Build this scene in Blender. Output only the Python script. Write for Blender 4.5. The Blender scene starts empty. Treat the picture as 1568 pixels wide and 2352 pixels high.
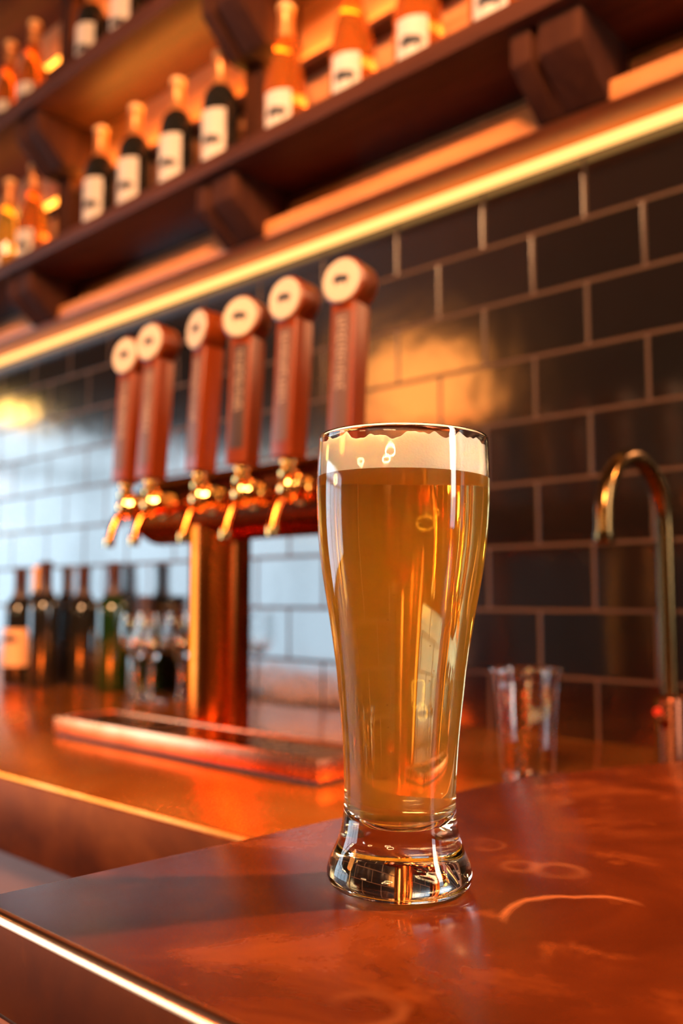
import bpy, bmesh, math, random
from math import sin, cos, pi, radians as R
from mathutils import Vector, Matrix
random.seed(7)
S = bpy.context.scene
COL = S.collection

# ---------------------------------------------------------------- camera
cd = bpy.data.cameras.new('camera'); cam = bpy.data.objects.new('camera', cd); COL.objects.link(cam)
cam.location = (0.322, -0.387, 0.150)
cam.rotation_euler = (R(95.35), 0, R(43.2))
cd.sensor_fit = 'VERTICAL'; cd.sensor_height = 36.0; cd.lens = 32.54
cd.clip_start = 0.02; cd.clip_end = 60
cd.dof.use_dof = True; cd.dof.focus_distance = 0.462; cd.dof.aperture_fstop = 4.6
S.camera = cam
S.view_settings.view_transform = 'Standard'; S.view_settings.look = 'None'
S.view_settings.gamma = 1.0; S.view_settings.use_curve_mapping = False
S.view_settings.exposure = 0.35
cy = S.cycles
cy.use_denoising = True; cy.max_bounces = 20; cy.transmission_bounces = 16; cy.glossy_bounces = 8
cy.transparent_max_bounces = 12; cy.volume_bounces = 5; cy.caustics_reflective = True; cy.caustics_refractive = True
cy.sample_clamp_indirect = 50.0; cy.blur_glossy = 0.3

# ---------------------------------------------------------------- world (overcast daylight outside)
w = bpy.data.worlds.new('daylight'); S.world = w; w.use_nodes = True
nt = w.node_tree; bg = nt.nodes['Background']
tc = nt.nodes.new('ShaderNodeTexCoord'); sep = nt.nodes.new('ShaderNodeSeparateXYZ'); rmp = nt.nodes.new('ShaderNodeValToRGB')
nt.links.new(tc.outputs['Generated'], sep.inputs[0]); nt.links.new(sep.outputs['Z'], rmp.inputs[0]); nt.links.new(rmp.outputs[0], bg.inputs[0])
rmp.color_ramp.elements[0].position = 0.0; rmp.color_ramp.elements[0].color = (0.58, 0.76, 0.90, 1)
rmp.color_ramp.elements[1].position = 0.25; rmp.color_ramp.elements[1].color = (0.70, 0.88, 1.0, 1)
bg.inputs[1].default_value = 6.0

def lamp(name, kind, loc, color, energy, size=0.1, size_y=None, rot=(0, 0, 0), parent=None, target=None, spread=None):
    l = bpy.data.lights.new(name, kind); o = bpy.data.objects.new(name, l); COL.objects.link(o)
    l.color = color; l.energy = energy; o.location = loc; o.rotation_euler = rot
    if kind == 'AREA':
        l.shape = 'RECTANGLE'; l.size = size; l.size_y = size_y or size
        if spread: l.spread = spread
    else:
        l.shadow_soft_size = size
    if target is not None:
        o.rotation_euler = (Vector(target) - Vector(loc)).to_track_quat('-Z', 'Y').to_euler()
    o.parent = parent
    return o

# added warm fill without a fixture, behind and above the camera; daylight through the openings
lamp('added_warm_fill', 'AREA', (0.95, -1.9, 2.2), (1.0, 0.50, 0.22), 30, 0.8, 0.7, target=(-0.9, 0.8, 0.72), spread=R(56))
lamp('daylight_right', 'AREA', (1.66, 0.55, 0.85), (1.0, 0.84, 0.66), 6, 0.28, 1.2, target=(0.0, 0.0, 0.15), spread=R(120))
pl = lamp('window_portal', 'AREA', (-6.95, -3.7, 0.345), (1, 1, 1), 1, 2.6, 5.4, rot=(0, R(-90), 0)); pl.data.cycles.is_portal = True

# ---------------------------------------------------------------- materials
class NT:
    def __init__(s, name):
        s.m = bpy.data.materials.new(name); s.m.use_nodes = True; s.t = s.m.node_tree
        s.b = s.t.nodes['Principled BSDF']; s.out = s.t.nodes['Material Output']
    def n(s, typ, **k):
        x = s.t.nodes.new('ShaderNode' + typ)
        for a, v in k.items(): setattr(x, a, v)
        return x
    def l(s, a, b): s.t.links.new(a, b)
    def set(s, **k):
        for a, v in k.items():
            s.b.inputs[a.replace('_', ' ')].default_value = v
        return s
    def coord(s, scale=(1, 1, 1), rot=(0, 0, 0), loc=(0, 0, 0)):
        c = s.n('TexCoord'); mp = s.n('Mapping')
        mp.inputs['Scale'].default_value = scale; mp.inputs['Rotation'].default_value = rot; mp.inputs['Location'].default_value = loc
        s.l(c.outputs['Object'], mp.inputs[0]); return mp.outputs[0]
    def noise(s, vec, scale, detail=4, rough=0.5, dist=0.0):
        x = s.n('TexNoise'); x.inputs['Scale'].default_value = scale; x.inputs['Detail'].default_value = detail
        x.inputs['Roughness'].default_value = rough; x.inputs['Distortion'].default_value = dist
        s.l(vec, x.inputs['Vector']); return x.outputs['Fac']
    def ramp(s, fac, stops):
        x = s.n('ValToRGB'); e = x.color_ramp.elements
        while len(e) < len(stops): e.new(0.5)
        for el, (p, c) in zip(e, stops):
            el.position = p; el.color = (*c, 1) if len(c) == 3 else c
        s.l(fac, x.inputs[0]); return x.outputs[0]
    def bump(s, h, strength, dist):
        x = s.n('Bump'); x.inputs['Strength'].default_value = strength; x.inputs['Distance'].default_value = dist
        s.l(h, x.inputs['Height']); s.l(x.outputs[0], s.b.inputs['Normal']); return x
    def math(s, op, a, b=None, c=None):
        x = s.n('Math', operation=op)
        for i, v in enumerate((a, b, c)):
            if v is None: continue
            if isinstance(v, (int, float)): x.inputs[i].default_value = v
            else: s.l(v, x.inputs[i])
        return x.outputs[0]
    def mix(s, fac, a, b):
        x = s.n('Mix', data_type='RGBA'); 
        if isinstance(fac, (int, float)): x.inputs[0].default_value = fac
        else: s.l(fac, x.inputs[0])
        for i, v in ((6, a), (7, b)):
            if isinstance(v, tuple): x.inputs[i].default_value = (*v, 1)
            else: s.l(v, x.inputs[i])
        return x.outputs[2]

def plain(name, col, rough=0.5, metal=0.0, **k):
    t = NT(name); t.set(Base_Color=(*col, 1), Roughness=rough, Metallic=metal, **k)
    v = t.coord(); f = t.noise(v, 60, 3); t.bump(f, 0.05, 0.001)
    return t.m

def wood(name, dark, light, rough=0.45, axis='X', spec=0.5):
    t = NT(name)
    sc = {'X': (1.2, 14, 14), 'Z': (14, 14, 1.2), 'Y': (14, 1.2, 14)}[axis]
    v = t.coord(sc); f = t.noise(v, 2.2, 6, 0.6, 1.2)
    c = t.ramp(f, [(0.3, dark), (0.7, light)]); t.l(c, t.b.inputs['Base Color'])
    t.set(Roughness=rough); t.b.inputs['Specular IOR Level'].default_value = spec
    t.bump(f, 0.15, 0.002); return t.m

def copper(name, dark, mid, light, r0, r1, stains=False, scale=7, metal=1.0, spec=0.5):
    t = NT(name); v = t.coord()
    f = t.noise(v, scale, 8, 0.62, 0.6); f2 = t.noise(v, scale * 3.7, 6, 0.6, 0.3)
    c = t.ramp(f, [(0.30, dark), (0.52, mid), (0.75, light)])
    sp = t.ramp(f2, [(0.60, (0, 0, 0)), (0.72, (1, 1, 1))])
    c = t.mix(t.math('MULTIPLY', sp, 0.45), c, light)
    if stains:
        # dried drink rings and drips where glasses stood
        co = t.n('TexCoord'); sx = t.n('SeparateXYZ'); t.l(co.outputs['Object'], sx.inputs[0])
        wob = t.noise(v, 30, 3)
        for cx, cyy, rr, wd, amt, near in ((0.105, 0.016, 0.0432, 0.0040, 0.75, (0.078, 0.030, 0.042)), (0.047, 0.081, 0.013, 0.006, 0.35, None), (0.028, 0.074, 0.009, 0.005, 0.3, None), (0.085, -0.123, 0.014, 0.005, 0.30, None), (-0.014, 0.098, 0.012, 0.003, 0.25, None), (-0.047, 0.236, 0.010, 0.008, 0.35, None), (-0.030, -0.136, 0.012, 0.004, 0.30, None)):
            dx = t.math('SUBTRACT', sx.outputs[0], cx); dy = t.math('SUBTRACT', sx.outputs[1], cyy)
            d = t.math('SQRT', t.math('ADD', t.math('MULTIPLY', dx, dx), t.math('MULTIPLY', dy, dy)))
            d = t.math('ADD', d, t.math('MULTIPLY', t.math('SUBTRACT', wob, 0.5), 0.012))
            k = t.math('ABSOLUTE', t.math('SUBTRACT', d, rr))
            k = t.math('SUBTRACT', 1.0, t.math('DIVIDE', k, wd)); 
            k = t.n('Clamp').inputs and t.math('MAXIMUM', k, 0.0)
            brk = t.ramp(t.noise(v, 9 + cx * 20, 2), [(0.42, (0, 0, 0)), (0.56, (1, 1, 1))])
            if near:        # only an arc of the ring dried on
                ex = t.math('SUBTRACT', sx.outputs[0], near[0]); ey = t.math('SUBTRACT', sx.outputs[1], near[1])
                e = t.math('SQRT', t.math('ADD', t.math('MULTIPLY', ex, ex), t.math('MULTIPLY', ey, ey)))
                e = t.math('MAXIMUM', t.math('MINIMUM', t.math('MULTIPLY', t.math('SUBTRACT', near[2], e), 90.0), 1.0), 0.0)
                k = t.math('MULTIPLY', t.math('MULTIPLY', k, e), amt)
            else: k = t.math('MULTIPLY', t.math('MULTIPLY', k, brk), amt)
            c = t.mix(k, c, (0.36, 0.11, 0.04))
    t.l(c, t.b.inputs['Base Color'])
    rr = t.math('MULTIPLY_ADD', f, r1 - r0, r0); t.l(rr, t.b.inputs['Roughness'])
    t.set(Metallic=metal); t.b.inputs['Specular IOR Level'].default_value = spec
    t.bump(t.noise(v, scale * 1.3, 3), 0.12, 0.004)
    t.b.inputs['Coat Weight'].default_value = 0.0; t.b.inputs['Specular Tint'].default_value = (1.0, 0.55, 0.32, 1); t.b.inputs['Coat Roughness'].default_value = 0.12
    return t.m

def emit(name, col, strength):
    t = NT(name); t.set(Base_Color=(*col, 1)); t.b.inputs['Emission Color'].default_value = (*col, 1)
    t.b.inputs['Emission Strength'].default_value = strength; return t.m

def glassy(name, col=(1, 1, 1), ior=1.5, rough=0.0):
    t = NT(name); g = t.n('BsdfGlass'); g.inputs['Color'].default_value = (*col, 1); g.inputs['IOR'].default_value = ior
    g.inputs['Roughness'].default_value = rough; t.l(g.outputs[0], t.out.inputs['Surface']); t.t.nodes.remove(t.b); return t.m

M = {}
M['slab'] = copper('patinated copper', (0.040, 0.0055, 0.001), (0.085, 0.013, 0.002), (0.26, 0.055, 0.010), 0.14, 0.36, stains=True, metal=0.10, spec=0.16)
M['apron'] = copper('warm brown copper sheet', (0.10, 0.016, 0.003), (0.20, 0.034, 0.006), (0.34, 0.07, 0.014), 0.30, 0.50, metal=0.6, spec=0.15)
M['edge_highlight'] = plain('copper edge highlight', (0.95, 0.42, 0.20), 0.22, 1.0)  # bright highlight of the bar top edge, put into the colour
M['counter'] = copper('polished copper', (0.70, 0.16, 0.02), (0.92, 0.26, 0.04), (1.0, 0.42, 0.12), 0.12, 0.34, scale=4, metal=0.82)
M['tower'] = copper('brown copper', (0.62, 0.13, 0.02), (0.72, 0.17, 0.03), (0.80, 0.22, 0.05), 0.16, 0.24, scale=3, metal=1.0)
M['pipe'] = copper('dark copper', (0.12, 0.035, 0.02), (0.22, 0.07, 0.035), (0.34, 0.11, 0.05), 0.20, 0.34, scale=6)
M['tray'] = copper('tray copper', (0.55, 0.20, 0.10), (0.75, 0.30, 0.16), (0.90, 0.45, 0.28), 0.20, 0.36, scale=9)
M['gold'] = plain('gold plated brass', (0.95, 0.60, 0.22), 0.14, 1.0)
M['bronze'] = plain('aged brass', (0.20, 0.11, 0.04), 0.22, 1.0)
M['steel'] = plain('steel', (0.6, 0.6, 0.62), 0.25, 1.0)
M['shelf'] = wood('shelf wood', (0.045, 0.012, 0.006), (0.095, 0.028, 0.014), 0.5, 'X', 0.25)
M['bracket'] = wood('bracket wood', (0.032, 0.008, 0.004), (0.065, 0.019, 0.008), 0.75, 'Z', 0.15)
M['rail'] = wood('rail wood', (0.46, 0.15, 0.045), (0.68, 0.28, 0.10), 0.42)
M['wallwood'] = wood('wall boards', (0.45, 0.14, 0.04), (0.75, 0.32, 0.13), 0.6)
M['handle'] = wood('handle wood', (0.13, 0.016, 0.002), (0.25, 0.042, 0.004), 0.34, 'Z', 0.4)
M['ceiling'] = wood('ceiling boards', (0.05, 0.022, 0.010), (0.11, 0.05, 0.025), 0.6)
M['floor'] = wood('floor boards', (0.05, 0.03, 0.02), (0.10, 0.06, 0.04), 0.5)
M['paint'] = plain('dark wall paint', (0.018, 0.012, 0.009), 0.8)
M['frame'] = plain('black window frame', (0.02, 0.02, 0.022), 0.4)
M['disc'] = plain('cream enamel', (0.60, 0.49, 0.38), 0.4)
M['ink'] = plain('dark ink', (0.02, 0.022, 0.03), 0.6)
M['slate'] = plain('chalk panel', (0.055, 0.030, 0.028), 0.45)
M['slate_worn'] = plain('worn chalk panel', (0.13, 0.065, 0.052), 0.5)
M['chalk'] = plain('chalk marks', (0.55, 0.38, 0.30), 0.8)
M['paper'] = plain('label paper', (0.60, 0.52, 0.48), 0.7)
M['paper_tan'] = plain('tan label paper', (0.80, 0.45, 0.22), 0.7)
M['foil'] = plain('copper foil', (0.62, 0.24, 0.08), 0.38, 0.5)
M['foil_top'] = plain('tan foil', (0.85, 0.50, 0.24), 0.45, 0.2)
M['foil_orange'] = plain('orange foil', (0.95, 0.42, 0.06), 0.4, 0.2)
M['foil_dark'] = plain('dark foil', (0.05, 0.02, 0.018), 0.4, 0.2)
M['cabinet'] = plain('brushed grey panel', (0.34, 0.17, 0.14), 0.45, 0.3)
M['darkgap'] = plain('black rubber', (0.015, 0.013, 0.012), 0.5)
M['red'] = plain('red enamel', (0.7, 0.05, 0.02), 0.3)
M['led'] = emit('warm led strip', (1.0, 0.52, 0.14), 1.5)
M['led_far'] = emit('orange led strip', (1.0, 0.30, 0.03), 6.0)
M['led_lo'] = emit('amber led strip', (1.0, 0.40, 0.05), 38.0)
M['bulb'] = emit('warm filament bulbs', (1.0, 0.66, 0.30), 60.0)
M['shade'] = emit('glowing amber shade', (1.0, 0.32, 0.06), 9.0)
M['lamp_glow'] = emit('bright globe', (1.0, 0.55, 0.12), 26.0)
M['glass'] = glassy('clear glass', (1, 1, 1), 1.5)
M['thin'] = glassy('clear plastic', (0.98, 0.98, 0.98), 1.5, 0.0)
t = NT('window glass'); t.t.nodes.remove(t.b); g = t.n('BsdfTransparent'); gl = t.n('BsdfGlossy'); gl.inputs['Roughness'].default_value = 0.02
mx = t.n('MixShader'); mx.inputs[0].default_value = 0.05; t.l(g.outputs[0], mx.inputs[1]); t.l(gl.outputs[0], mx.inputs[2]); t.l(mx.outputs[0], t.out.inputs[0]); M['pane'] = t.m

def bottle_mat(name, col, dens=0.0, rough=0.05):
    t = NT(name); t.set(Base_Color=(*col, 1), Roughness=rough, IOR=1.5); t.b.inputs['Transmission Weight'].default_value = dens
    t.b.inputs['Coat Weight'].default_value = 0.5
    return t.m
M['black_glass'] = bottle_mat('black bottle glass', (0.012, 0.011, 0.010))
M['amber_glass'] = bottle_mat('amber bottle glass', (0.75, 0.20, 0.03), 0.7, 0.08)
M['gold_glass'] = bottle_mat('yellow bottle glass', (0.95, 0.62, 0.10), 0.85, 0.05)
M['green_glass'] = bottle_mat('green bottle glass', (0.008, 0.028, 0.006), 0.1, 0.06)

# beer: refracting liquid against glass, amber absorption inside
t = NT('beer'); t.t.nodes.remove(t.b)
g = t.n('BsdfGlass'); g.inputs['IOR'].default_value = 1.34 / 1.5; g.inputs['Roughness'].default_value = 0.0; g.inputs['Color'].default_value = (1, 1, 1, 1)
t.l(g.outputs[0], t.out.inputs['Surface'])
va = t.n('VolumeAbsorption'); va.inputs['Color'].default_value = (1.0, 0.79, 0.06, 1); va.inputs['Density'].default_value = 26
vs = t.n('VolumeScatter'); vs.inputs['Color'].default_value = (1.0, 0.80, 0.22, 1); vs.inputs['Density'].default_value = 9.0; vs.inputs['Anisotropy'].default_value = 0.6
ad = t.n('AddShader'); t.l(va.outputs[0], ad.inputs[0]); t.l(vs.outputs[0], ad.inputs[1]); t.l(ad.outputs[0], t.out.inputs['Volume'])
M['beer'] = t.m
t = NT('beer foam'); t.set(Base_Color=(1.0, 0.90, 0.74, 1), Roughness=0.7)
t.b.inputs['Subsurface Weight'].default_value = 0.4; t.b.inputs['Subsurface Radius'].default_value = (0.01, 0.007, 0.004); t.b.inputs['Subsurface Scale'].default_value = 0.6
v = t.coord(); f = t.noise(v, 900, 3); t.bump(f, 0.3, 0.0006); M['foam'] = t.m

# dark glazed wall tiles in running bond
t = NT('dark glazed tile'); co = t.n('TexCoord'); sx = t.n('SeparateXYZ'); t.l(co.outputs['Object'], sx.inputs[0])
BW, RH = 0.181, 0.0968
X = t.math('ADD', sx.outputs[0], 0.324 + 60 * BW); Z = t.math('ADD', sx.outputs[2], -0.036 + 20 * RH)
cb = t.n('CombineXYZ'); t.l(X, cb.inputs[0]); t.l(Z, cb.inputs[1])
br = t.n('TexBrick', offset=0.5, offset_frequency=2)
br.inputs['Scale'].default_value = 1; br.inputs['Mortar Size'].default_value = 0.0032; br.inputs['Mortar Smooth'].default_value = 0.35
br.inputs['Brick Width'].default_value = BW; br.inputs['Row Height'].default_value = RH
br.inputs['Color1'].default_value = (0.006, 0.004, 0.003, 1); br.inputs['Color2'].default_value = (0.010, 0.006, 0.005, 1); br.inputs['Mortar'].default_value = (0.075, 0.038, 0.022, 1)
t.l(cb.outputs[0], br.inputs['Vector']); t.l(br.outputs['Color'], t.b.inputs['Base Color'])
ro = t.math('MULTIPLY_ADD', br.outputs['Fac'], 0.42, 0.13); t.l(ro, t.b.inputs['Roughness'])
wv = t.noise(t.coord(), 9, 2); hgt = t.math('SUBTRACT', t.math('MULTIPLY', wv, 0.9), br.outputs['Fac'])
t.bump(hgt, 0.5, 0.0022); t.set(IOR=2.1); t.l(t.math('MULTIPLY_ADD', br.outputs['Fac'], -0.42, 0.5), t.b.inputs['Specular IOR Level'])
M['tile'] = t.m

# ---------------------------------------------------------------- mesh helpers
def finish(name, bm, mat, parent=None, smooth=True, loc=None):
    bmesh.ops.recalc_face_normals(bm, faces=bm.faces)
    me = bpy.data.meshes.new(name); bm.to_mesh(me); bm.free()
    if mat is not None: me.materials.append(M[mat])
    if smooth:
        for p in me.polygons: p.use_smooth = True
        try: me.set_sharp_from_angle(angle=R(38))
        except Exception: pass
    o = bpy.data.objects.new(name, me); COL.objects.link(o)
    if parent: o.parent = parent
    if loc: o.location = loc
    return o

def box(bm, x0, x1, y0, y1, z0, z1, bev=0.0, seg=2):
    r = bmesh.ops.create_cube(bm, size=1)
    for v in r['verts']:
        v.co = Vector(((x0 + x1) / 2 + v.co.x * (x1 - x0), (y0 + y1) / 2 + v.co.y * (y1 - y0), (z0 + z1) / 2 + v.co.z * (z1 - z0)))
    if bev > 0:
        es = list({e for v in r['verts'] for e in v.link_edges})
        bmesh.ops.bevel(bm, geom=es, offset=bev, segments=seg, profile=0.5, affect='EDGES')
    return bm

def lathe(bm, prof, n=48, c=(0, 0, 0), axis='Z', rot=None):
    rings = []
    for (r, z) in prof:
        if r < 1e-6:
            rings.append([bm.verts.new((0, 0, z))])
        else:
            rings.append([bm.verts.new((r * cos(2 * pi * i / n), r * sin(2 * pi * i / n), z)) for i in range(n)])
    for a, b in zip(rings, rings[1:]):
        for i in range(n):
            j = (i + 1) % n
            if len(a) == 1 and len(b) == 1: continue
            if len(a) == 1: bm.faces.new((a[0], b[i], b[j]))
            elif len(b) == 1: bm.faces.new((a[i], a[j], b[0]))
            else: bm.faces.new((a[i], a[j], b[j], b[i]))
    m = Matrix.Translation(c)
    if axis == 'X': m = m @ Matrix.Rotation(R(90), 4, 'Y')
    if axis == '-Y': m = m @ Matrix.Rotation(R(90), 4, 'X')
    if axis == 'Y': m = m @ Matrix.Rotation(R(-90), 4, 'X')
    if rot is not None: m = m @ rot
    bmesh.ops.transform(bm, matrix=m, verts=[v for rr in rings for v in rr])
    return bm

def tube(bm, pts, rad, n=16, caps=True):
    pts = [Vector(p) for p in pts]; rings = []
    prev = None
    for i, p in enumerate(pts):
        d = (pts[min(i + 1, len(pts) - 1)] - pts[max(i - 1, 0)]).normalized()
        if prev is None:
            u = d.orthogonal().normalized()
        else:
            u = (prev - d * prev.dot(d)).normalized()
        prev = u; v = d.cross(u)
        r = rad[i] if isinstance(rad, (list, tuple)) else rad
        rings.append([bm.verts.new(p + (u * cos(2 * pi * k / n) + v * sin(2 * pi * k / n)) * r) for k in range(n)])
    for a, b in zip(rings, rings[1:]):
        for k in range(n): bm.faces.new((a[k], a[(k + 1) % n], b[(k + 1) % n], b[k]))
    if caps: bm.faces.new(rings[0]); bm.faces.new(rings[-1])
    return bm

def prism(bm, poly, a0, a1, axis='X', bev=0.0):
    """poly in the plane across axis; axis X: (y,z), Z: (x,y)"""
    def mk(p, a): return (a, p[0], p[1]) if axis == 'X' else ((p[0], p[1], a) if axis == 'Z' else (p[0], a, p[1]))
    A = [bm.verts.new(mk(p, a0)) for p in poly]; B = [bm.verts.new(mk(p, a1)) for p in poly]
    n = len(poly); fs = [bm.faces.new(A), bm.faces.new(B)]
    for i in range(n): fs.append(bm.faces.new((A[i], A[(i + 1) % n], B[(i + 1) % n], B[i])))
    if bev > 0:
        es = list({e for f in fs for e in f.edges}); bmesh.ops.bevel(bm, geom=es, offset=bev, segments=3, profile=0.5, affect='EDGES')
    return bm

def thing(name, label, cat, loc=(0, 0, 0), rot=(0, 0, 0), group=None):
    o = bpy.data.objects.new(name, None); COL.objects.link(o); o.empty_display_size = 0.05
    o.location = loc; o.rotation_euler = rot; return tag(o, label, cat, group)
def tag(o, label, cat, group=None):
    o['label'] = label; o['category'] = cat
    if group: o['group'] = group
    return o
def struct(name, bm, mat, parent=None, smooth=False):
    o = finish(name, bm, mat, parent, smooth)
    if parent is None: o['kind'] = 'structure'
    return o
def dup(root, loc, label, rot=None, group=None):
    r = root.copy(); COL.objects.link(r); r.location = loc; r['label'] = label
    if rot: r.rotation_euler = rot
    if group: r['group'] = group
    for ch in list(root.children):
        c = ch.copy(); COL.objects.link(c); c.parent = r
        for gch in ch.children:
            d = gch.copy(); COL.objects.link(d); d.parent = c
    return r

# small four-legged animal emblem: columns of (x, low, high)
def emblem_cols():
    cols = []; n = 28
    for i in range(n + 1):
        x = -1 + 2 * i / n
        top = 0.42 * (1 - abs(x) ** 2.6) ** 0.5 + (0.10 if -0.75 < x < -0.25 else 0.0)
        low = -0.22 * (1 - abs(x) ** 3) ** 0.5
        if 0.12 < abs(x) - 0.38 < 0.30: low -= 0.30
        cols.append((x, low, top))
    return cols
def emblem_flat(bm, size, fn):
    cols = emblem_cols(); vs = [(bm.verts.new(fn(x * size, lo * size * 1.3)), bm.verts.new(fn(x * size, hi * size * 1.3))) for x, lo, hi in cols]
    for a, b in zip(vs, vs[1:]): bm.faces.new((a[0], b[0], b[1], a[1]))
    return bm

# ================================================================ SETTING
WY = 0.83
bm = bmesh.new(); box(bm, -7, 1.7, WY, WY + 0.12, -1.1, 0.93); struct('wall_bar', bm, 'tile')
bm = bmesh.new(); box(bm, -7, 1.7, WY, WY + 0.12, 0.93, 2.7); struct('wall_boards', bm, 'wallwood')
bm = bmesh.new(); box(bm, -7, 1.7, -6.62, -6.5, -1.1, 2.7); struct('wall_back', bm, 'paint')
bm = bmesh.new(); box(bm, -7.2, 1.9, -6.7, 1.0, -1.2, -1.1); struct('floor', bm, 'floor')
bm = bmesh.new(); box(bm, -7.2, 1.9, -6.7, 1.0, 2.7, 2.8); struct('ceiling', bm, 'ceiling')
# left wall with a wide street window
y0, y1, z0, z1 = -6.4, -1.0, -0.95, 1.64
bm = bmesh.new()
for b in ((-6.62, y0, -1.1, 2.7), (y1, 0.95, -1.1, 2.7), (y0, y1, -1.1, z0), (y0, y1, z1, 2.7)): box(bm, -7.12, -7.0, b[0], b[1], b[2], b[3])
struct('wall_left', bm, 'paint')
wo = thing('window_1', '', ''); 
for k in ('label', 'category'): del wo[k]
wo['kind'] = 'structure'
bm = bmesh.new()
for yy in (y0, y0 + 1.3, y0 + 2.6, y0 + 3.9, y1): box(bm, -7.09, -7.03, yy - 0.035, yy + 0.035, z0, z1)
for zz in (z0, 1.25, z1): box(bm, -7.09, -7.03, y0, y1, zz - 0.03, zz + 0.03)
finish('window_frame', bm, 'frame', wo, False)
bm = bmesh.new(); box(bm, -7.065, -7.055, y0, y1, z0, z1); finish('window_pane', bm, 'pane', wo, False)
# right wall with a narrow window
y0, y1, z0, z1 = 0.40, 0.70, 0.05, 1.75
bm = bmesh.new()
for b in ((-6.62, y0, -1.1, 2.7), (y1, 0.95, -1.1, 2.7), (y0, y1, -1.1, z0), (y0, y1, z1, 2.7)): box(bm, 1.7, 1.82, b[0], b[1], b[2], b[3])
struct('wall_right', bm, 'paint')
wo = thing('window_2', '', '')
for k in ('label', 'category'): del wo[k]
wo['kind'] = 'structure'
bm = bmesh.new()
for yy in (y0, y1): box(bm, 1.73, 1.79, yy - 0.02, yy + 0.02, z0, z1)
for zz in (z0, z1): box(bm, 1.73, 1.79, y0, y1, zz - 0.02, zz + 0.02)
finish('window_frame', bm, 'frame', wo, False)

# ================================================================ COUNTERS
# lower counter under the taps
t = thing('bar_counter', 'long orange copper counter running along the tiled wall under the tap tower', 'counter', (-1.6, 0.48, -1.1))
def rel(o, t): o.location = Vector(o.location) - t.location; return o
bm = bmesh.new(); box(bm, -3.6, 1.68, 0.145, WY - 0.001, -0.138, -0.05, 0.004, 3); rel(finish('worktop', bm, 'counter', t), t)
bm = bmesh.new(); box(bm, -3.6, 1.68, 0.1415, 0.1452, -0.1385, -0.0560, 0.001, 2); rel(finish('front_apron', bm, 'apron', t), t)
bm = bmesh.new(); box(bm, -3.58, 1.68, 0.185, WY - 0.01, -1.1, -0.138); rel(finish('cabinet_front', bm, 'cabinet', t, False), t)
# raised slab in front
t = thing('raised_bar', 'dark red-brown copper bar top, raised, stained, with the beer glass on it', 'bar', (0.7, 0.2, -1.1))
poly = [(-0.145, -0.165), (1.68, -0.165), (1.68, 0.76), (0.06, 0.76), (-0.030, 0.52), (-0.058, 0.447), (-0.117, 0.306)]
bm = bmesh.new(); prism(bm, poly, -0.049, 0.0, 'Z', 0.005); ct = rel(finish('copper_top', bm, 'slab', t), t)
ct.data.materials.append(M['apron']); ct.data.materials.append(M['edge_highlight'])
for p in ct.data.polygons:      # brushed sides, edge highlight painted on the bevels as brighter copper
    if abs(p.normal.z) < 0.05 and p.area > 0.002: p.material_index = 1
    elif 0.05 < abs(p.normal.z) < 0.98: p.material_index = 2
bm = bmesh.new(); prism(bm, [(-0.139, -0.160), (1.68, -0.160), (1.68, 0.139), (-0.122, 0.139)], -1.1, -0.049, 'Z', 0.006); rel(finish('body', bm, 'apron', t), t)

# ================================================================ BEER GLASS
gt = thing('beer_glass', 'tall clear wheat beer glass of golden lager standing on the copper bar top', 'glass', (0, 0, 0.0010))
gt.rotation_euler = Matrix.Rotation(R(0.9), 3, Vector((-0.684, 0.729, 0))).to_euler()
outer = [(0.0, 0.0012), (0.026, 0.0010), (0.031, 0.0), (0.0340, 0.0002), (0.0362, 0.0020), (0.0373, 0.0055), (0.0371, 0.0085), (0.0360, 0.0125), (0.0342, 0.0168), (0.0322, 0.0215), (0.0304, 0.0270),
         (0.0294, 0.0330), (0.0289, 0.0400), (0.0288, 0.0487), (0.0292, 0.0600), (0.0299, 0.0730), (0.0311, 0.0874), (0.0322, 0.0985), (0.0333, 0.1100), (0.0348, 0.1215), (0.0365, 0.1330), (0.0383, 0.1445),
         (0.0402, 0.1557), (0.0419, 0.1670), (0.0432, 0.1785), (0.0440, 0.1900), (0.0444, 0.2013), (0.0445, 0.2100), (0.0444, 0.2195), (0.0440, 0.2290), (0.0436, 0.2362)]
import bisect
def smooth_prof(pr, k=3):
    out = []
    P = [pr[0]] + pr + [pr[-1]]
    for i in range(1, len(P) - 2):
        for j in range(k):
            u = j / k; a, b, c, d = P[i - 1], P[i], P[i + 1], P[i + 2]
            out.append(tuple(0.5 * ((2 * b[q]) + (-a[q] + c[q]) * u + (2 * a[q] - 5 * b[q] + 4 * c[q] - d[q]) * u * u + (-a[q] + 3 * b[q] - 3 * c[q] + d[q]) * u ** 3) for q in (0, 1)))
    out.append(pr[-1]); return out
outer = [(r * (1.02 + 0.035 * min(1, z / 0.2)), z) for r, z in smooth_prof(outer)]
def r_out(z):
    pts = [p for p in outer if p[1] > 0.004]
    for a, b in zip(pts, pts[1:]):
        if a[1] <= z <= b[1]: return a[0] + (b[0] - a[0]) * (z - a[1]) / (b[1] - a[1])
    return pts[-1][0]
def wall_t(z): return 0.0017 + 0.0045 * max(0, 1 - (z - 0.03) / 0.035) ** 2 if z < 0.065 else 0.0017
BEER = 0.2140
inner_b = [(0.0, 0.0290), (0.006, 0.0291), (0.012, 0.0298), (0.0165, 0.0312), (0.0200, 0.0345)]
zz = [0.040 + i * (BEER - 0.040) / 40 for i in range(41)]
inner_b += [(r_out(z) - wall_t(z), z) for z in zz]
inner_a = [(r_out(z) - wall_t(z), z) for z in [BEER + i * (0.2352 - BEER) / 8 for i in range(9)]]
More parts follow.
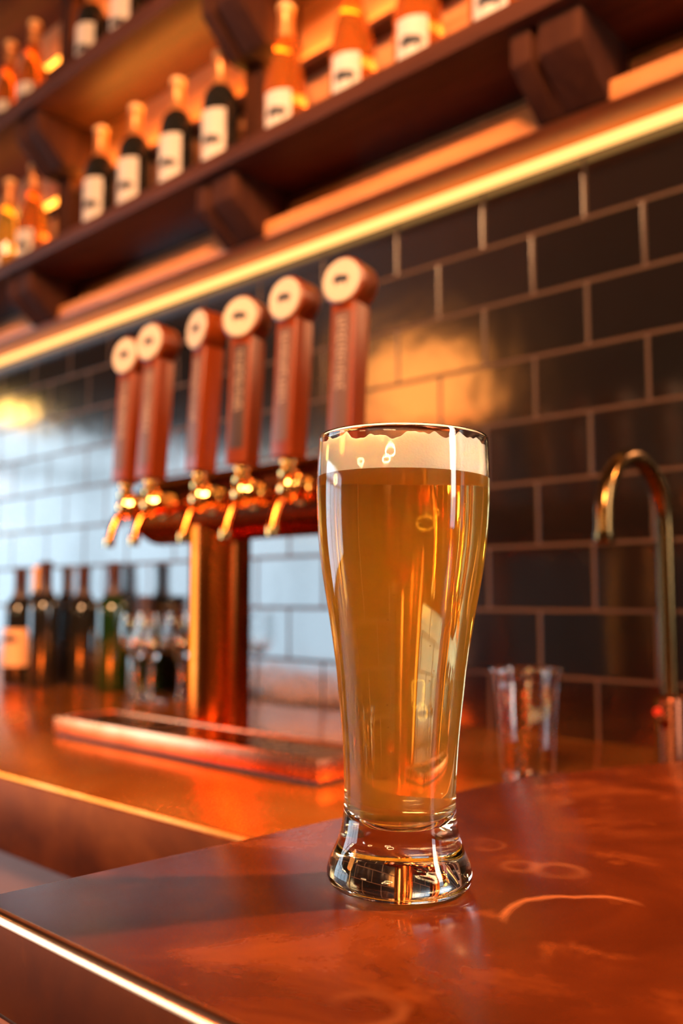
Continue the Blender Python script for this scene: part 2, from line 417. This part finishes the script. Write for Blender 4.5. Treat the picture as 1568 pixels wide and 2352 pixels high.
RR = outer[-1][0]; rim = [(RR - 0.0001, 0.2365), (RR - 0.0005, 0.2369), (RR - 0.0010, 0.2368), (RR - 0.0015, 0.2362)]
bm = bmesh.new(); lathe(bm, outer + rim + inner_a[::-1], 128); finish('glass_wall', bm, 'glass', gt)
bm = bmesh.new(); lathe(bm, inner_b + [(0.02, BEER), (0.0, BEER)], 128); finish('beer', bm, 'beer', gt)
# foam: solid head whose upper edge clings raggedly to the glass
bm = bmesh.new(); n = 360
ph = [random.random() * 6.28 for _ in range(12)]
def edge(a):
    s = 0.2312
    for k, (fq, am) in enumerate(((3, 0.0006), (7, 0.0007), (13, 0.0006), (23, 0.0005), (41, 0.0003), (60, 0.0002))): s += am * sin(fq * a + ph[k])
    s += 0.0012 * abs(sin(9 * a + ph[7])) ** 6
    s -= 0.0022 * max(0, sin(5 * a + ph[8])) ** 10
    return s
rows = 14; ring = []
for j in range(rows + 1):
    row = []
    for i in range(n):
        a = 2 * pi * i / n; z = BEER + 0.0001 + (edge(a) - BEER) * j / rows
        r = r_out(z) - wall_t(z) - 0.00012
        row.append(bm.verts.new((r * cos(a), r * sin(a), z)))
    ring.append(row)
for j in range(rows):
    for i in range(n): bm.faces.new((ring[j][i], ring[j][(i + 1) % n], ring[j + 1][(i + 1) % n], ring[j + 1][i]))
inn = [bm.verts.new((0.0395 * cos(2 * pi * i / n), 0.0395 * sin(2 * pi * i / n), 0.2275 + 0.0006 * sin(7 * i * 2 * pi / n))) for i in range(n)]
mid = [bm.verts.new((0.02 * cos(2 * pi * i / n), 0.02 * sin(2 * pi * i / n), 0.2285)) for i in range(n)]
for i in range(n):
    j = (i + 1) % n
    bm.faces.new((ring[rows][i], ring[rows][j], inn[j], inn[i])); bm.faces.new((inn[i], inn[j], mid[j], mid[i]))
bm.faces.new(mid); bm.faces.new(ring[0])
finish('foam', bm, 'foam', gt)
# bubbles rising in the beer
bm = bmesh.new()
for k in range(46):
    z = random.uniform(0.06, 0.205); r = (r_out(z) - 0.0045) * random.uniform(0.75, 0.98); a = random.uniform(-pi * 0.85, 0.25)
    mtx = Matrix.Translation((r * cos(a), r * sin(a), z))
    bmesh.ops.create_icosphere(bm, subdivisions=2, radius=random.uniform(0.00022, 0.00042), matrix=mtx)
t = NT('bubble'); t.t.nodes.remove(t.b); g = t.n('BsdfGlass'); g.inputs['IOR'].default_value = 1 / 1.34; t.l(g.outputs[0], t.out.inputs[0]); M['bubble'] = t.m
o = finish('bubbles', bm, 'bubble', gt); o['kind'] = 'stuff'

# ================================================================ TILE WALL TRIM: ledge and LED
bm = bmesh.new(); box(bm, -3.6, 1.69, 0.806, WY - 0.0005, 0.830, 0.912, 0.002); bk = finish('backing_board', bm, 'rail')
tag(bk, 'reddish wooden backing board fixed to the wall above the glowing light strip', 'board')
bm = bmesh.new(); box(bm, -3.6, 1.69, 0.742, 0.8055, 0.826, 0.856, 0.003); rl = finish('ledge_rail', bm, 'rail')
tag(rl, 'long orange-brown wooden ledge rail under the lowest shelf, above the tiles', 'rail')
bm = bmesh.new(); box(bm, -3.6, 1.69, 0.806, WY - 0.002, 0.8100, 0.8190, 0.002)
tag(finish('light_strip', bm, 'led'), 'glowing yellow light strip along the top of the dark tiles', 'light strip')

# ================================================================ SHELVES
YF = 0.645
def shelf(name, z0, z1, label):
    bm = bmesh.new(); box(bm, -3.6, 1.69, YF, WY - 0.001, z0, z1, 0.002)
    return tag(finish(name, bm, 'shelf'), label, 'shelf')
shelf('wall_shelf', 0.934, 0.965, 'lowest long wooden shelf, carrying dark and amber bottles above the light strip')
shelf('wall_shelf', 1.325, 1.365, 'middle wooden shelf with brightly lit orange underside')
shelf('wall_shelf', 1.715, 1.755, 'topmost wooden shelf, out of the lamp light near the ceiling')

def bracket(x, ztop, label, wide=1.0):
    t = thing('shelf_bracket', label, 'bracket', (x, 0.665, ztop), (0, 0, 0), 'wooden brackets under the shelves')
    def cheek(nm, xa, xb, dz, dy):
        yb = WY - 0.001 - 0.665
        poly = [(0 + dy, 0), (0 + dy, -0.050), (0.070 + dy, -0.118 - dz), (yb, -0.118 - dz) if ztop > 1 else (0.074 + dy, -0.118 - dz), (yb, 0)]
        if ztop < 1: poly = [(dy, 0), (dy, -0.050), (0.0715, -0.1075), (0.0758, -0.1075), (0.0758, -0.0775), (0.1395, -0.0775), (0.1395, 0.0)]
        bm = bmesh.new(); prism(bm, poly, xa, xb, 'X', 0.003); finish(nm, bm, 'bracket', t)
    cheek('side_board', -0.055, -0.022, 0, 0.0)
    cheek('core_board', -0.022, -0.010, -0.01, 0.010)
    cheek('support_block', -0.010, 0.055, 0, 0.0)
    return t
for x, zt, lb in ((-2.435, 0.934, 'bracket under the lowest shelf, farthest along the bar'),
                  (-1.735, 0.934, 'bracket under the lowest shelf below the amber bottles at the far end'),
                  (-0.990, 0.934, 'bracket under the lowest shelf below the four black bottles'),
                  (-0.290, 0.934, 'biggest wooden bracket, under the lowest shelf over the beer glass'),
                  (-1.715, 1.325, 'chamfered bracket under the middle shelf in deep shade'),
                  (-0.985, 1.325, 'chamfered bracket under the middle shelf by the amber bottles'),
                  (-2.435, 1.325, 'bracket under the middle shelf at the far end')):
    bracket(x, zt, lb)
# uprights and lit rails between the shelves
def upright(x, z0, z1, label):
    bm = bmesh.new(); box(bm, x - 0.028, x + 0.028, 0.775, WY - 0.0005, z0, z1, 0.002)
    tag(finish('shelf_upright', bm, 'bracket'), label, 'post', 'uprights between the shelves')
upright(-1.01, 0.966, 1.206, 'wooden upright on the lowest shelf between black and amber bottles')
upright(-1.735, 0.966, 1.206, 'wooden upright on the lowest shelf beside the amber bottles at its far end')
upright(-1.745, 1.366, 1.714, 'wooden upright on the middle shelf beside its first black bottle')
for (xa, xb, z, lb) in ((-1.70, 1.69, 1.178, 'dark wooden rail on the wall behind the black bottles of the lowest shelf'),
                        (-3.6, -1.77, 1.178, 'wooden rail with amber light strip behind the far bottles of the lowest shelf'),
                        (-3.6, -1.775, 1.575, 'wooden rail with amber light strip behind the far bottles of the middle shelf'),
                        (-1.715, 1.69, 1.575, 'wooden rail on the wall behind the black bottles of the middle shelf')):
    t = thing('wall_rail', lb, 'rail', ((xa + xb) / 2, 0.82, z), (0, 0, 0), 'rails on the board wall')
    h = (xb - xa) / 2; shallow = xb < -1.7
    bm = bmesh.new(); box(bm, -h, h, -0.03 if not shallow else -0.012, 0.0095, -0.012, 0.0); finish('rail_board', bm, 'shelf', t, False)
    bm = bmesh.new(); box(bm, -h, h, -0.008, 0.0090, 0.0003, 0.012 if not shallow else 0.022); finish('light_strip', bm, 'led_far' if shallow else 'led_lo', t, False)

# ================================================================ BOTTLES
def shell_patch(bm, r, a0, a1, z0, z1, n=14):
    A = [(bm.verts.new((r * sin(a), -r * cos(a), z0)), bm.verts.new((r * sin(a), -r * cos(a), z1))) for a in [a0 + (a1 - a0) * i / n for i in range(n + 1)]]
    for p, q in zip(A, A[1:]): bm.faces.new((p[0], q[0], q[1], p[1]))
BORD = [(0, 0.004), (0.026, 0.0), (0.034, 0.001), (0.037, 0.005), (0.037, 0.172), (0.0355, 0.186), (0.030, 0.199), (0.021, 0.210), (0.0155, 0.220), (0.0145, 0.232), (0.0140, 0.275), (0.0155, 0.277), (0.0155, 0.284), (0.010, 0.285), (0, 0.285)]
BURG = [(0, 0.004), (0.028, 0.0), (0.037, 0.001), (0.040, 0.006), (0.040, 0.125), (0.0385, 0.145), (0.034, 0.168), (0.027, 0.192), (0.020, 0.215), (0.0160, 0.235), (0.0145, 0.255), (0.0140, 0.287), (0.0155, 0.289), (0.0155, 0.297), (0.010, 0.298), (0, 0.298)]
def make_bottle(name, label, group, prof, glass, foil, top, lab, zl0, zl1, r, ahw=0.95, aoff=0.0, zf=None, emb=0.45, tanlab='paper'):
    t = thing(name, label, 'bottle', (0, 0, 0), (0, 0, 0), group)
    bm = bmesh.new(); lathe(bm, prof, 40); finish('bottle_body', bm, glass, t)
    H = prof[-1][1]; zf = zf or H - 0.075
    pr = [(p[0] + 0.0006, p[1]) for p in prof if p[1] > zf and p[0] > 0.0]
    bm = bmesh.new(); lathe(bm, [(pr[0][0], zf)] + pr[:-1] + [(pr[-1][0], H + 0.0004)], 32); finish('capsule', bm, foil, t)
    bm = bmesh.new(); lathe(bm, [(0, H + 0.0005), (0.0150, H + 0.0005), (0.0165, H - 0.001), (0.0167, H - 0.012), (0.0160, H - 0.0125)], 32); finish('cap_disc', bm, top, t)
    if lab:
        bm = bmesh.new(); shell_patch(bm, r + 0.0005, -ahw + aoff, ahw + aoff, zl0, zl1); l = finish('paper_label', bm, tanlab, t)
        zc = zl0 + (zl1 - zl0) * emb; sz = 0.0205
        bm = bmesh.new(); rr = r + 0.0009
        emblem_flat(bm, sz, lambda u, v: (rr * sin(u / rr + aoff), -rr * cos(u / rr + aoff), zc + v)); finish('animal_emblem', bm, 'ink', l)
    return t
gA = 'black wine bottles on the shelves'; gB = 'amber bottles on the shelves'
ZS, ZU, YB = 0.9655, 1.3655, 0.745
b0 = make_bottle('wine_bottle', 'black wine bottle with white label on the lowest shelf, nearest the far upright', gA, BORD, 'black_glass', 'foil', 'foil_top', True, 0.030, 0.150, 0.037, 0.80, 0.36)
b0.location = (-1.514, YB, ZS)
for x, z, lb in ((-1.373, ZS, 'black wine bottle on the lowest shelf, second of four from the far end'),
                 (-1.218, ZS, 'black wine bottle on the lowest shelf, third of four from the far end'),
                 (-1.075, ZS, 'black wine bottle on the lowest shelf, tallest looking, beside the middle upright'),
                 (-1.567, ZU, 'black wine bottle with white label on the middle shelf beside the upright'),
                 (-1.420, ZU, 'black wine bottle on the middle shelf, cut off by the top of the picture')):
    dup(b0, (x, YB, z), lb)
a0 = make_bottle('amber_bottle', 'amber bottle with sloping shoulders and small white label beside the middle upright', gB, BURG, 'amber_glass', 'foil', 'foil_top', True, 0.028, 0.112, 0.040, 0.70, 0.36, 0.225, 0.48)
a0.location = (-0.884, YB, ZS)
for x, z, lb in ((-0.714, ZS, 'amber bottle on the lowest shelf, second from the middle upright towards the big bracket'),
                 (-0.569, ZS, 'amber bottle on the lowest shelf, third from the middle upright'),
                 (-0.420, ZS, 'amber bottle on the lowest shelf above the big bracket, only its label in view'),
                 (-1.824, ZS, 'amber bottle on the lowest shelf just past the far upright'),
                 (-1.849, ZU, 'amber bottle on the middle shelf, nearest the upright'),
                 (-1.979, ZU, 'amber bottle on the middle shelf at the edge of the picture')):
    dup(a0, (x, YB, z), lb)
y0b = make_bottle('yellow_bottle', 'yellow glass bottle on the lowest shelf at the edge of the picture', None, BURG, 'gold_glass', 'foil', 'foil_top', True, 0.028, 0.112, 0.040, 0.7, -0.1, 0.225, 0.62)
y0b.location = (-1.955, YB, ZS)

# bottles standing on the counter, far end
def put(b, x, y, s=1.0): b.location = (x, y, -0.0495); b.scale = (s, s, s)
b = make_bottle('wine_bottle', 'dark wine bottle with wide tan label at the far end of the counter', None, BORD, 'black_glass', 'foil_dark', 'foil_dark', True, 0.045, 0.135, 0.037, 1.1, 0.5, 0.20, 0.7, 'paper_tan'); put(b, -1.745, 0.70, 0.96)
b = make_bottle('wine_bottle', 'dark wine bottle with orange capsule at the far end of the counter', None, BORD, 'black_glass', 'foil_orange', 'foil_orange', True, 0.045, 0.135, 0.037, 0.9, 0.1, 0.218, 0.7, 'paper_tan'); put(b, -1.823, 0.79, 0.98)
g = 'unlabelled dark bottles at the far end of the counter'
b1 = make_bottle('wine_bottle', 'tall unlabelled black bottle right beside the orange capped one', g, BORD, 'black_glass', 'foil_dark', 'foil_dark', False, 0, 0, 0.037); put(b1, -1.655, 0.715)
for x, y, s, lb in ((-1.614, 0.790, 0.97, 'slim unlabelled black bottle in the middle of the dark group by the wall'),
                    (-1.530, 0.785, 0.68, 'shortest unlabelled black bottle, in front of the wall tiles'),
                    ):
    d = dup(b1, (x, y, -0.0495), lb); d.scale = (s, s, s)
b = make_bottle('green_bottle', 'dark green bottle by the wall just past the wine glasses', None, BORD, 'green_glass', 'foil_dark', 'foil_dark', False, 0, 0, 0.037); put(b, -1.449, 0.765, 0.98)
b = make_bottle('green_bottle', 'short green bottle standing behind the two wine glasses', None, [(r, z * 0.72) for r, z in BORD], 'green_glass', 'foil_dark', 'foil_dark', False, 0, 0, 0.037, zf=0.15); put(b, -1.357, 0.785)

# ================================================================ TAP TOWER
tt = thing('tap_tower', 'brown copper pipe tap tower carrying six beer taps over the drip tray', 'tap tower', (-0.62, 0.48, -0.05))
TX, TY = 0.62, -0.48
def trel(o): o.location = (0.62, -0.48, 0.05); return o
for x, nm in ((-0.742, 'column'), (-0.425, 'column')):
    bm = bmesh.new(); lathe(bm, [(0, -0.0498), (0.050, -0.0498), (0.050, -0.044), (0.045, -0.042), (0.045, 0.26), (0, 0.26)], 64, (x, 0.485, 0)); trel(finish(nm, bm, 'tower', tt))
bm = bmesh.new(); lathe(bm, [(0, -0.30), (0.03, -0.298), (0.046, -0.290), (0.052, -0.275), (0.052, 0.275), (0.046, 0.290), (0.03, 0.298), (0, 0.30)], 64, (-0.612, 0.482, 0.286), 'X'); trel(finish('cross_pipe', bm, 'pipe', tt))

TAPS = [(-0.847, 6, 'beer tap at the far end of the tower with a lowered spout in view', 0.95, 'slate_worn'), (-0.785, 5, 'beer tap with worn pale panel, second from the far end', 1.0, 'slate_worn'),
        (-0.672, -9, 'beer tap turned edge-on, standing over the tower column', 0.98, 'slate_worn'), (-0.585, 15, 'beer tap turned furthest towards the room, with the blackest panel', 0.97, 'slate'),
        (-0.498, 3, 'beer tap with pale lettering at the top of its panel', 1.0, 'slate_worn'), (-0.402, 8, 'tallest beer tap, right behind the beer glass', 1.0, 'slate_worn')]
def make_tap(x, turn, label, s, panel):
    t = thing('beer_tap', label, 'beer tap', (x, 0.400, 0.285), (0, 0, 0), 'beer taps on the copper tower')
    # shank from pipe, coupling nut, faucet body, spout
    bm = bmesh.new(); lathe(bm, [(0, -0.045), (0.011, -0.045), (0.011, -0.030), (0.019, -0.029), (0.019, -0.020), (0.0145, -0.018), (0.0145, -0.008), (0.0175, -0.006), (0.0175, 0.004), (0.012, 0.010), (0, 0.010)], 28, (0, 0.0, 0), '-Y')
    bmesh.ops.translate(bm, vec=(0, -0.006, 0), verts=bm.verts); finish('shank', bm, 'gold', t)
    bm = bmesh.new(); lathe(bm, [(0, -0.018), (0.009, -0.017), (0.0135, -0.008), (0.0150, 0.0), (0.0135, 0.008), (0.0115, 0.012), (0.0130, 0.014), (0.0130, 0.020), (0.009, 0.023), (0.0085, 0.028), (0.0110, 0.030), (0.0115, 0.036), (0.009, 0.041), (0, 0.041)], 28, (0, -0.008, 0)); finish('faucet_body', bm, 'gold', t)
    bm = bmesh.new(); pts = [(0, -0.012, -0.006), (0, -0.020, -0.014), (0, -0.026, -0.024), (0, -0.031, -0.036), (0, -0.035, -0.050)]
    tube(bm, pts, [0.0085, 0.0080, 0.0072, 0.0068, 0.0068], 18); sp = finish('spout', bm, 'tower', t)
    bm = bmesh.new(); tube(bm, [(0, -0.0347, -0.049), (0, -0.0352, -0.052), (0, -0.0362, -0.060)], [0.0078, 0.0078, 0.0066], 18); finish('spout_tip', bm, 'gold', sp)
    # wooden handle
    h = bpy.data.objects.new('tap_handle', None); 
    hz, tilt = 0.036, R(-3.5)
    rot = Matrix.Translation((0, -0.008, hz)) @ Matrix.Rotation(R(turn), 4, 'Z') @ Matrix.Rotation(tilt, 4, 'X')
    bm = bmesh.new(); HH = 0.176 * s
    A = [(-0.0165, 0.0), (0.0165, 0.0), (0.0175, HH), (-0.0175, HH)]
    prism(bm, A, -0.017, 0.015, 'Y', 0.0025)
    lathe(bm, [(0, -0.014), (0.0275, -0.014), (0.029, -0.012), (0.029, 0.019), (0.027, 0.0205), (0, 0.0205)], 40, (0, 0, HH + 0.024), '-Y')
    bmesh.ops.transform(bm, matrix=rot, verts=bm.verts); h = finish('handle', bm, 'handle', t)
    bm = bmesh.new(); lathe(bm, [(0, 0.0), (0.0255, 0.0), (0.0262, 0.0008), (0.0262, 0.0018), (0.0255, 0.0026), (0, 0.0026)], 40, (0, -0.0206, HH + 0.024), '-Y')
    bmesh.ops.transform(bm, matrix=rot, verts=bm.verts); d = finish('round_badge', bm, 'disc', h)
    bm = bmesh.new(); emblem_flat(bm, 0.0115, lambda u, v: (u, -0.0236, HH + 0.024 + v)); bmesh.ops.transform(bm, matrix=rot, verts=bm.verts); finish('animal_emblem', bm, 'ink', d)
    bm = bmesh.new(); box(bm, -0.0112, 0.0112, -0.0178, -0.0165, 0.020, HH - 0.012, 0.0004); bmesh.ops.transform(bm, matrix=rot, verts=bm.verts); p = finish('name_panel', bm, panel, h)
    bm = bmesh.new(); rnd = random.Random(int(x * 1000)); z = HH - 0.020
    while z > HH * 0.40:       # blurred sideways chalk lettering
        wd = rnd.uniform(0.0028, 0.0050); a = rnd.uniform(-0.0065, -0.004); b = rnd.uniform(0.003, 0.006)
        box(bm, a, b, -0.0181, -0.0178, z - 0.0011, z)
        if rnd.random() < 0.6: box(bm, a, a + 0.0012, -0.0181, -0.0178, z - wd, z - 0.0011)
        if rnd.random() < 0.5: box(bm, b - 0.0012, b, -0.0181, -0.0178, z - wd, z - 0.0011)
        z -= wd + rnd.uniform(0.0010, 0.0022)
    bmesh.ops.transform(bm, matrix=rot, verts=bm.verts); finish('lettering', bm, 'chalk', p, False)
    return t
for a in TAPS: make_tap(*a)

# ================================================================ DRIP TRAY
dt = thing('drip_tray', 'flat copper drip tray in front of the tap column', 'drip tray', (-0.66, 0.38, -0.05))
def drel(o): o.location = (0.66, -0.38, 0.05); return o
x0, x1, ya, yb, za, zb = -0.925, -0.383, 0.328, 0.431, -0.0445, -0.0210
bm = bmesh.new()
box(bm, x0, x1, ya, ya + 0.008, za, zb, 0.0015); box(bm, x0, x1, yb - 0.008, yb, za, zb, 0.0015)
box(bm, x0, x0 + 0.008, ya + 0.007, yb - 0.007, za, zb, 0.0015); box(bm, x1 - 0.008, x1, ya + 0.007, yb - 0.007, za, zb, 0.0015)
drel(finish('rim', bm, 'tray', dt))
bm = bmesh.new(); box(bm, x0 + 0.005, x1 - 0.005, ya + 0.005, yb - 0.005, za + 0.002, zb - 0.0022); drel(finish('tray_plate', bm, 'pipe', dt, False))
bm = bmesh.new(); box(bm, x0 + 0.004, x1 - 0.004, ya + 0.003, yb - 0.003, -0.0498, za + 0.001); drel(finish('rubber_foot', bm, 'darkgap', dt, False))

# ================================================================ WINE GLASSES
WG = [(0, 0.0), (0.031, 0.0), (0.0315, 0.001), (0.020, 0.0035), (0.006, 0.008), (0.0038, 0.014), (0.0036, 0.070), (0.005, 0.078), (0.014, 0.085), (0.025, 0.098), (0.031, 0.115), (0.0325, 0.130), (0.031, 0.150), (0.0275, 0.172), (0.0268, 0.1725), (0.0262, 0.172), (0.0297, 0.150), (0.0312, 0.130), (0.0297, 0.115), (0.024, 0.100), (0.013, 0.0872), (0, 0.0835)]
def wine(x, y, label):
    t = thing('wine_glass', label, 'glass', (x, y, -0.0498), (0, 0, 0), 'empty wine glasses on the counter')
    WGs = [(r, z * 1.0) for r, z in WG]
    bm = bmesh.new(); lathe(bm, [p for p in WGs if p[1] < 0.075 and WGs.index(p) < 8] + [(0, 0.0745)], 40); finish('stem_and_foot', bm, 'glass', t)
    bm = bmesh.new(); lathe(bm, [(0, 0.0752), (0.005, 0.078)] + WGs[8:], 48); finish('bowl', bm, 'glass', t)
    return t
wine(-1.268, 0.700, 'empty stemmed wine glass standing farther from the tap column'); wine(-1.200, 0.690, 'empty stemmed wine glass standing closer to the tap column')
wine(-1.200, 0.762, 'empty stemmed wine glass half hidden behind the other two, next to the wall')

# ================================================================ PLASTIC CUP
t = thing('plastic_cup', 'empty clear plastic cup with rolled rim on the counter by the wall', 'cup', (-0.247, 0.523, -0.0498))
CH = 0.122
bm = bmesh.new(); lathe(bm, [(0, 0.002), (0.024, 0.002), (0.026, 0.0), (0.0285, 0.001), (0.0300, 0.02), (0.0352, 0.098), (0.0362, 0.100), (0.0366, 0.102), (0.0362, 0.104), (0.0382, CH - 0.004), (0.0376, CH - 0.004), (0.0355, 0.104), (0.0357, 0.1), (0.0346, 0.098), (0.0293, 0.02), (0.028, 0.003), (0, 0.003)], 56)
finish('cup_wall', bm, 'thin', t)
bm = bmesh.new(); n = 48; rr = [bm.verts.new((0, 0, 0)) for _ in range(0)]
tube(bm, [(0.0388 * cos(a), 0.0388 * sin(a), CH - 0.002) for a in [2 * pi * i / n for i in range(n + 1)]], 0.0019, 10, False); finish('rim', bm, 'thin', t)

# ================================================================ FAUCET
t = thing('sink_faucet', 'aged brass gooseneck faucet behind the end of the copper bar top', 'faucet', (-0.152, 0.682, -0.05))
bm = bmesh.new(); lathe(bm, [(0, 0.0003), (0.024, 0.0003), (0.024, 0.006), (0.018, 0.008), (0.0165, 0.012), (0.0165, 0.082), (0.0145, 0.086), (0.0105, 0.088), (0, 0.088)], 40); finish('base_collar', bm, 'pipe', t)
bm = bmesh.new(); pts = [(0, 0, 0.085), (0, 0, 0.15), (0, 0, 0.22), (0, 0, 0.285)]
rad = 0.0755
for i in range(1, 25):
    a = pi * i / 24 * 1.0; pts.append((0, -rad + rad * cos(a), 0.285 + rad * sin(a)))
pts.append((0, -2 * rad - 0.0005, 0.268)); tube(bm, pts, 0.0100, 24); nk = finish('gooseneck', bm, 'bronze', t)
bm = bmesh.new(); tube(bm, [(0, -2 * rad - 0.0005, 0.272), (0, -2 * rad - 0.0005, 0.262), (0, -2 * rad - 0.0005, 0.259)], [0.0112, 0.0112, 0.0100], 24); finish('nozzle', bm, 'bronze', nk)
bm = bmesh.new(); tube(bm, [(0.0, -0.014, 0.055), (0.004, -0.030, 0.060), (0.008, -0.048, 0.066)], [0.006, 0.005, 0.0045], 14); lv = finish('lever', bm, 'pipe', t)
bm = bmesh.new(); lathe(bm, [(0, 0), (0.005, 0), (0.0055, 0.001), (0.0055, 0.002), (0, 0.0025)], 20, (-0.008, -0.0145, 0.068), '-Y'); finish('red_mark', bm, 'red', t)

# ================================================================ LAMPS behind the camera and reflected in the tiles and glass
def ring_lamp(loc, label, r=0.33):
    t = thing('ring_lamp', label, 'lamp', loc, (0, 0, 0), 'hanging ring lamps')
    n = 64
    bm = bmesh.new(); tube(bm, [(r * cos(2 * pi * i / n), r * sin(2 * pi * i / n), 0.02) for i in range(n + 1)], 0.012, 10, False); finish('hoop', bm, 'frame', t)
    bm = bmesh.new()
    for k in range(26):
        a = 2 * pi * k / 26; bmesh.ops.create_icosphere(bm, subdivisions=2, radius=0.022, matrix=Matrix.Translation((r * cos(a), r * sin(a), -0.016)))
    o = finish('bulbs', bm, 'bulb', t); o['kind'] = 'stuff'
    bm = bmesh.new()
    for k in range(3):
        a = 2 * pi * k / 3; tube(bm, [(r * cos(a), r * sin(a), 0.025), (0, 0, 0.6)], 0.003, 6)
    tube(bm, [(0, 0, 0.6), (0, 0, 2.7 - loc[2] - 0.01)], 0.004, 6); finish('suspension', bm, 'frame', t)
    return t
def dirp(u, dist):
    th = 2 * math.asin(u); base = Vector((0.64, -0.768)); right = Vector((0.768, 0.64))
    d = base * cos(th) + right * sin(th); return d * dist
for u, dist, z, lb in ((-0.76, 5.0, 0.93, 'ring lamp hanging nearest the street window'), (-0.48, 4.6, 1.15, 'ring lamp hanging in the middle of the room'), (-0.06, 4.4, 1.02, 'ring lamp hanging behind the photographer'), (0.15, 5.2, 0.98, 'ring lamp hanging nearest the back corner')):
    p = dirp(u, dist); p.x = min(p.x, 1.2); p.y = max(p.y, -6.0); ring_lamp((p.x, p.y, z), lb)
t = thing('globe_lamp', 'bright amber globe lamp hanging at the far end of the bar', 'lamp', (-4.7, -0.52, 1.22))
bm = bmesh.new(); bmesh.ops.create_uvsphere(bm, u_segments=24, v_segments=16, radius=0.075); finish('globe', bm, 'lamp_glow', t)
bm = bmesh.new(); tube(bm, [(0, 0, 0.07), (0, 0, 1.47)], 0.006, 8); finish('cord', bm, 'frame', t)
t = thing('drum_lamp', 'large amber drum lampshade hanging in the room', 'lamp', (-3.65, -3.0, 1.62))
bm = bmesh.new(); lathe(bm, [(0.40, -0.22), (0.42, 0.22), (0.41, 0.22), (0.39, -0.22), (0.40, -0.22)], 48); finish('lamp_shade', bm, 'shade', t)
bm = bmesh.new(); tube(bm, [(0, 0, 0.2), (0, 0, 1.07)], 0.006, 8); tube(bm, [(-0.41, 0, 0.2), (0.41, 0, 0.2)], 0.005, 8); finish('cord', bm, 'frame', t)

# small spotlight under the lowest shelf, shining across the bar top
t = thing('shelf_spotlight', 'small round spotlight fixed under the lowest shelf beyond the faucet', 'lamp', (0.52, 0.71, 0.9338))
bm = bmesh.new(); lathe(bm, [(0, 0), (0.035, 0), (0.035, -0.020), (0.028, -0.022), (0.026, -0.010), (0, -0.010)], 32); finish('housing', bm, 'frame', t)
bm = bmesh.new(); lathe(bm, [(0, -0.011), (0.025, -0.011), (0.025, -0.012), (0, -0.0125)], 32); finish('lens', bm, 'led', t)
sp = lamp('spot', 'SPOT', (0, 0, -0.03), (1.0, 0.50, 0.20), 240, 0.03, parent=t)
sp.rotation_euler = (Vector((-0.04, -0.03, 0.06)) - Vector((0.52, 0.71, 0.90))).to_track_quat('-Z', 'Y').to_euler(); sp.data.spot_size = R(62); sp.data.spot_blend = 0.8
